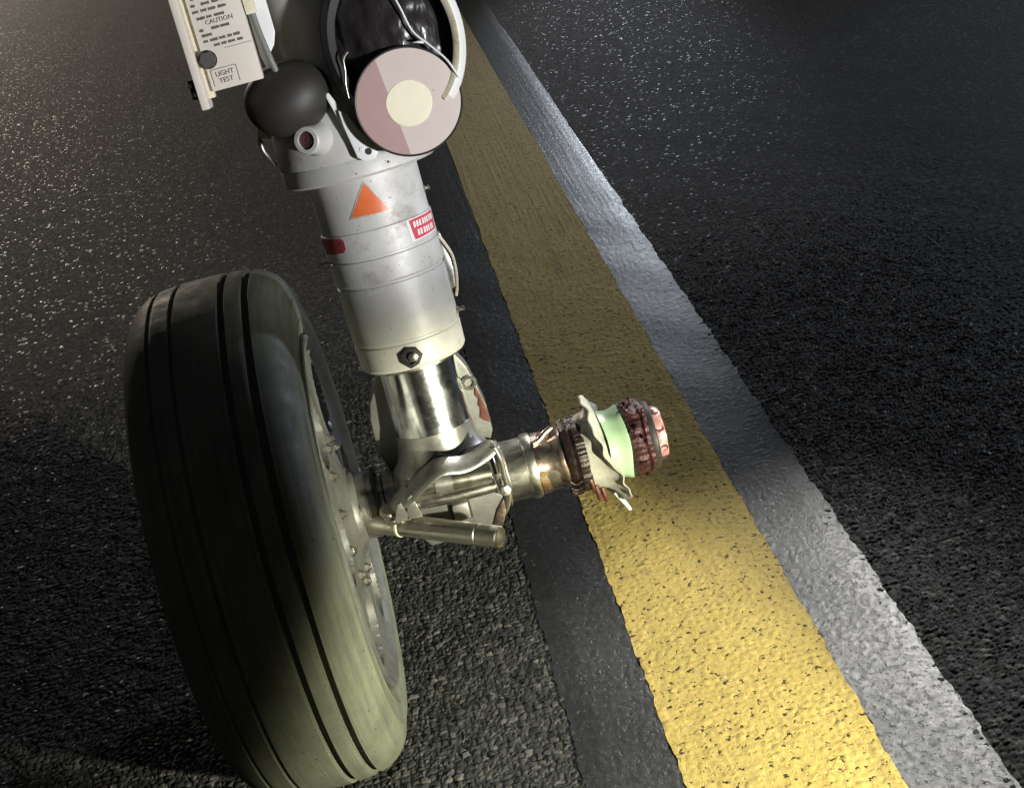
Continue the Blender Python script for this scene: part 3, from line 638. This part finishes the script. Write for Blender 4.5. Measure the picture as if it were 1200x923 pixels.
# torn cream flange: a dished ring, ragged, with one long lower corner and a lifted top
def torn(r, z, a):
    # AXF: local x axis points so that a measures round the axle; use world direction of that ray
    d = AXF.to_3x3() @ Vector((math.cos(a), math.sin(a), 0)); up = d.z; fr = -d.y
    k = max(0.0, (r - 0.050) / 0.034)
    ext = 0.90 + 0.10 * max(0, up) ** 2 + 0.20 * max(0, -up - 0.55) / 0.45 * (1 if fr > -0.2 else 0.4) - 0.10 * max(0, fr) * (1 - abs(up)) + 0.03 * math.sin(5 * a + 0.6) + 0.02 * math.sin(11 * a)
    rr = r if r < 0.05 else 0.050 + (r - 0.050) * ext
    zz = z + k * (0.010 * math.sin(2 * a + 0.8) + 0.006 * math.sin(3 * a + 2.0) - 0.016 * max(0, up) + 0.008 * max(0, -up - 0.3) + 0.0022 * math.sin(9 * a + 40 * r) + 0.0016 * math.sin(17 * a + 1.2))
    return rr, zz
fl = lathe('torn_flange', [(0.047, 0.2155), (0.0570, 0.2165), (0.0590, 0.224), (0.0610, 0.232), (0.0640, 0.239), (0.0690, 0.245), (0.0760, 0.2490), (0.0850, 0.2505), (0.0852, 0.2525), (0.0740, 0.2535), (0.0640, 0.2520), (0.0550, 0.250), (0.047, 0.250)], M['cream'], gear, AXF, 144, torn, 45)
tube('hanging_shred', [(0.250, -0.020, 0.292), (0.257, -0.026, 0.280), (0.262, -0.030, 0.271), (0.266, -0.032, 0.262)], 0.0046, M['white'], fl, taper=0.55)
for (x, z, w_) in ((0.219, 0.318, 0.008), (0.228, 0.312, 0.007), (0.213, 0.335, 0.006)):
    tube('rust_drip', [(x, -0.050, z + 0.012), (x + 0.002, -0.052, z), (x + 0.003, -0.050, z - 0.012)], w_ * 0.5, M['rust'], fl, seg=8, sub=3)
lathe('green_spacer', [(0.046, 0.250), (0.0560, 0.2505), (0.0540, 0.256), (0.0530, 0.264), (0.0550, 0.273), (0.0578, 0.279), (0.0580, 0.282), (0.0560, 0.2835), (0.046, 0.2835)], M['green'], gear, AXF, 96,
      lambda r, z, a: (r * (1 + 0.012 * math.sin(2 * a + 1)) + 0.4 * w1(a), z + 0.002 * math.sin(3 * a)), 40)
bg_ = lathe('bearing_race', [(0.044, 0.280), (0.0500, 0.2815), (0.0515, 0.286), (0.0560, 0.289), (0.0580, 0.297), (0.0575, 0.305), (0.0550, 0.308), (0.0575, 0.312), (0.0560, 0.3175), (0.044, 0.318)], M['burgundy'], gear, AXF, 120,
      lambda r, z, a: (r + 1.5 * w1(a) + 0.0010 * math.sin(29 * a), z + 0.0015 * math.sin(4 * a)), 40)
for i in range(16):
    a = math.radians(random.uniform(-30, 75)) if i < 11 else random.uniform(0, 6.28)
    d = Vector((0, -math.sin(a), math.cos(a))); r = random.uniform(0.054, 0.060) + (0.004 if i < 11 else 0)
    c = Vector((random.uniform(0.286, 0.314), 0, 0.365)) + d * r
    bm = bmesh.new(); bmesh.ops.create_icosphere(bm, subdivisions=1, radius=random.uniform(0.0035, 0.0068))
    for v in bm.verts: v.co = c + v.co * random.uniform(0.6, 1.35)
    from_bm('grease_lump', bm, M['burgundy'], bg_, True, 40)
lathe('black_washer', [(0.040, 0.3165), (0.0525, 0.317), (0.0535, 0.320), (0.0530, 0.326), (0.0500, 0.328), (0.040, 0.328)], M['black'], gear, AXF, 72)
nut = lathe('axle_nut', [(0.028, 0.3275), (0.0405, 0.328), (0.0412, 0.331), (0.0402, 0.3385), (0.0380, 0.3425), (0.0310, 0.3435), (0.0295, 0.3420), (0.0290, 0.335), (0.0, 0.335)], M['pink'], gear, AXF, 72,
      lambda r, z, a: (r + (0.0012 * math.sin(6 * a + 0.4) if r > 0.04 else 0) + 0.4 * w1(a), z), 40)
for i in range(8):
    a = math.radians(10 + 45 * i); d = Vector((0, -math.sin(a), math.cos(a)))
    lathe('nut_hole', [(0.0062, -0.004), (0.0062, 0.0010), (0.0050, 0.0014), (0.0, 0.0012)], M['maroon'], nut, frame(Vector((0.3350, 0, 0.365)) + d * 0.0398, d + Vector((0.10, 0, 0))), 16)
lathe('nut_bore', [(0.0285, 0.3355), (0.0260, 0.337), (0.015, 0.338), (0, 0.338)], M['burnt'], nut, AXF, 40)

# ------------------------------------------------------------------ the wheel
WX, WR, WW = -0.2685, 0.395, 0.240
WF = frame((WX, 0, 0.3715), (1, 0, 0))
wheel = bpy.data.objects.new('wheel', None); COL.objects.link(wheel); wheel.parent = gear; wheel.empty_display_size = 0.05
h = WW / 2
def crown(x):       # tyre outline half: radius at lateral offset
    pts = [(0, 1.0), (0.30, 0.9985), (0.55, 0.990), (0.70, 0.976), (0.80, 0.957), (0.88, 0.932), (0.93, 0.905)]
    u = abs(x) / h
    for (a, ra), (b_, rb) in zip(pts, pts[1:]):
        if u <= b_: return WR * (ra + (rb - ra) * (u - a) / (b_ - a))
    return WR * pts[-1][1]
prof = [(0.262, -h * 0.75), (0.270, -h * 0.90), (0.285, -h * 0.985), (0.305, -h), (0.325, -h * 0.99), (0.345, -h * 0.955)]
grooves = [-0.068, -0.0355, 0.0355, 0.068]; gdim = {-0.068: (0.0024, 0.0035), -0.0355: (0.0028, 0.0045), 0.0355: (0.0048, 0.0105), 0.068: (0.0052, 0.0105)}
xs_ = sorted(set([round(x, 5) for x in np.linspace(-h * 0.93, h * 0.93, 41)]))
xs_ = [x for x in xs_ if all(abs(x - g) > gdim[g][0] + 0.0025 for g in grooves)]
seq = [(x, crown(x)) for x in xs_]
for g in grooves:
    gw, gd = gdim[g]
    seq += [(g - gw - 0.0012, crown(g - gw)), (g - gw, crown(g - gw) - 0.0010), (g - gw * 0.72, crown(g) - gd), (g, crown(g) - gd - 0.0008), (g + gw * 0.72, crown(g) - gd), (g + gw, crown(g + gw) - 0.0010), (g + gw + 0.0012, crown(g + gw))]
seq.sort(key=lambda q: q[0])
prof += [(r, x) for x, r in seq]
prof += [(0.345, h * 0.955), (0.3315, h * 0.985), (0.3300, h * 0.997), (0.3270, h * 0.987), (0.310, h), (0.3015, h * 0.998), (0.3000, h * 1.008), (0.2980, h * 0.996), (0.285, h * 0.985), (0.277, h * 0.95), (0.270, h * 0.90), (0.262, h * 0.75)]
tyre = lathe('tyre', prof, M['tyre'], wheel, WF, 224, angle=38, cap=False)
for v in tyre.data.vertices:            # the loaded tyre flattens on the ground
    if v.co.z < 0.02:
        t = (0.02 - v.co.z) / 0.045
        v.co.x += (v.co.x - WX) * 0.10 * t
        if v.co.z < 0.0022: v.co.z = 0.0022 + 0.02 * (v.co.z - 0.0022) * 0
def pockets(r, z, a):
    # six deep oval pockets between the spokes, on the visible side only
    if z < h * 0.5 or r < 0.10 or r > 0.25: return r, z
    k = ((a - math.radians(18)) % (math.pi / 3)) - math.pi / 6
    e = ((r - 0.182) / 0.056) ** 2 + (k * r / 0.052) ** 2
    d = min(1.0, max(0.0, (1.12 - e) / 0.22))
    lip = math.exp(-((e - 1.25) / 0.16) ** 2)
    return r, z - 0.042 * d * d * (3 - 2 * d) + 0.0025 * lip
disc = [(0.246 - 0.0046 * i, h * (0.915 + 0.0006 * i)) for i in range(32)]
rim = lathe('rim', [(0.258, h * 0.70), (0.268, h * 0.88), (0.2755, h * 0.965), (0.2750, h * 1.005), (0.2700, h * 1.015), (0.2620, h * 0.985), (0.2530, h * 0.925)] + disc + [(0.088, h * 0.965),
      (0.068, h * 1.00), (0.058, h * 1.05), (0.056, h * 1.10), (0.052, h * 1.13), (0.045, h * 1.14), (0.045, -h * 0.7), (0.25, -h * 0.7), (0.260, -h * 0.75)], M['casting'], wheel, WF, 216, pockets, 30, cap=False)
for i in range(12):
    a = math.radians(3 + 30 * i); d = Vector((0, math.cos(a), math.sin(a)))
    lathe('tie_bolt', [(0.0080, -0.006), (0.0080, 0.006), (0.0062, 0.0075), (0.0045, 0.0075), (0.0045, 0.011), (0.0, 0.011)], M['steel'], rim, frame(Vector((WX + h * 0.915, 0, 0.3715)) + d * 0.112, (1, 0, 0)), 6)
lathe('hub_cap', [(0.0455, h * 1.06), (0.051, h * 1.15), (0.0525, h * 1.22), (0.0525, h * 1.30), (0.0500, h * 1.34), (0.0465, h * 1.35)], M['steel'], wheel, WF, 64, cap=False)
lathe('hub_seal', [(0.050, h * 1.345), (0.0545, h * 1.352), (0.0545, h * 1.385), (0.047, h * 1.39)], M['black'], wheel, WF, 64, cap=False)
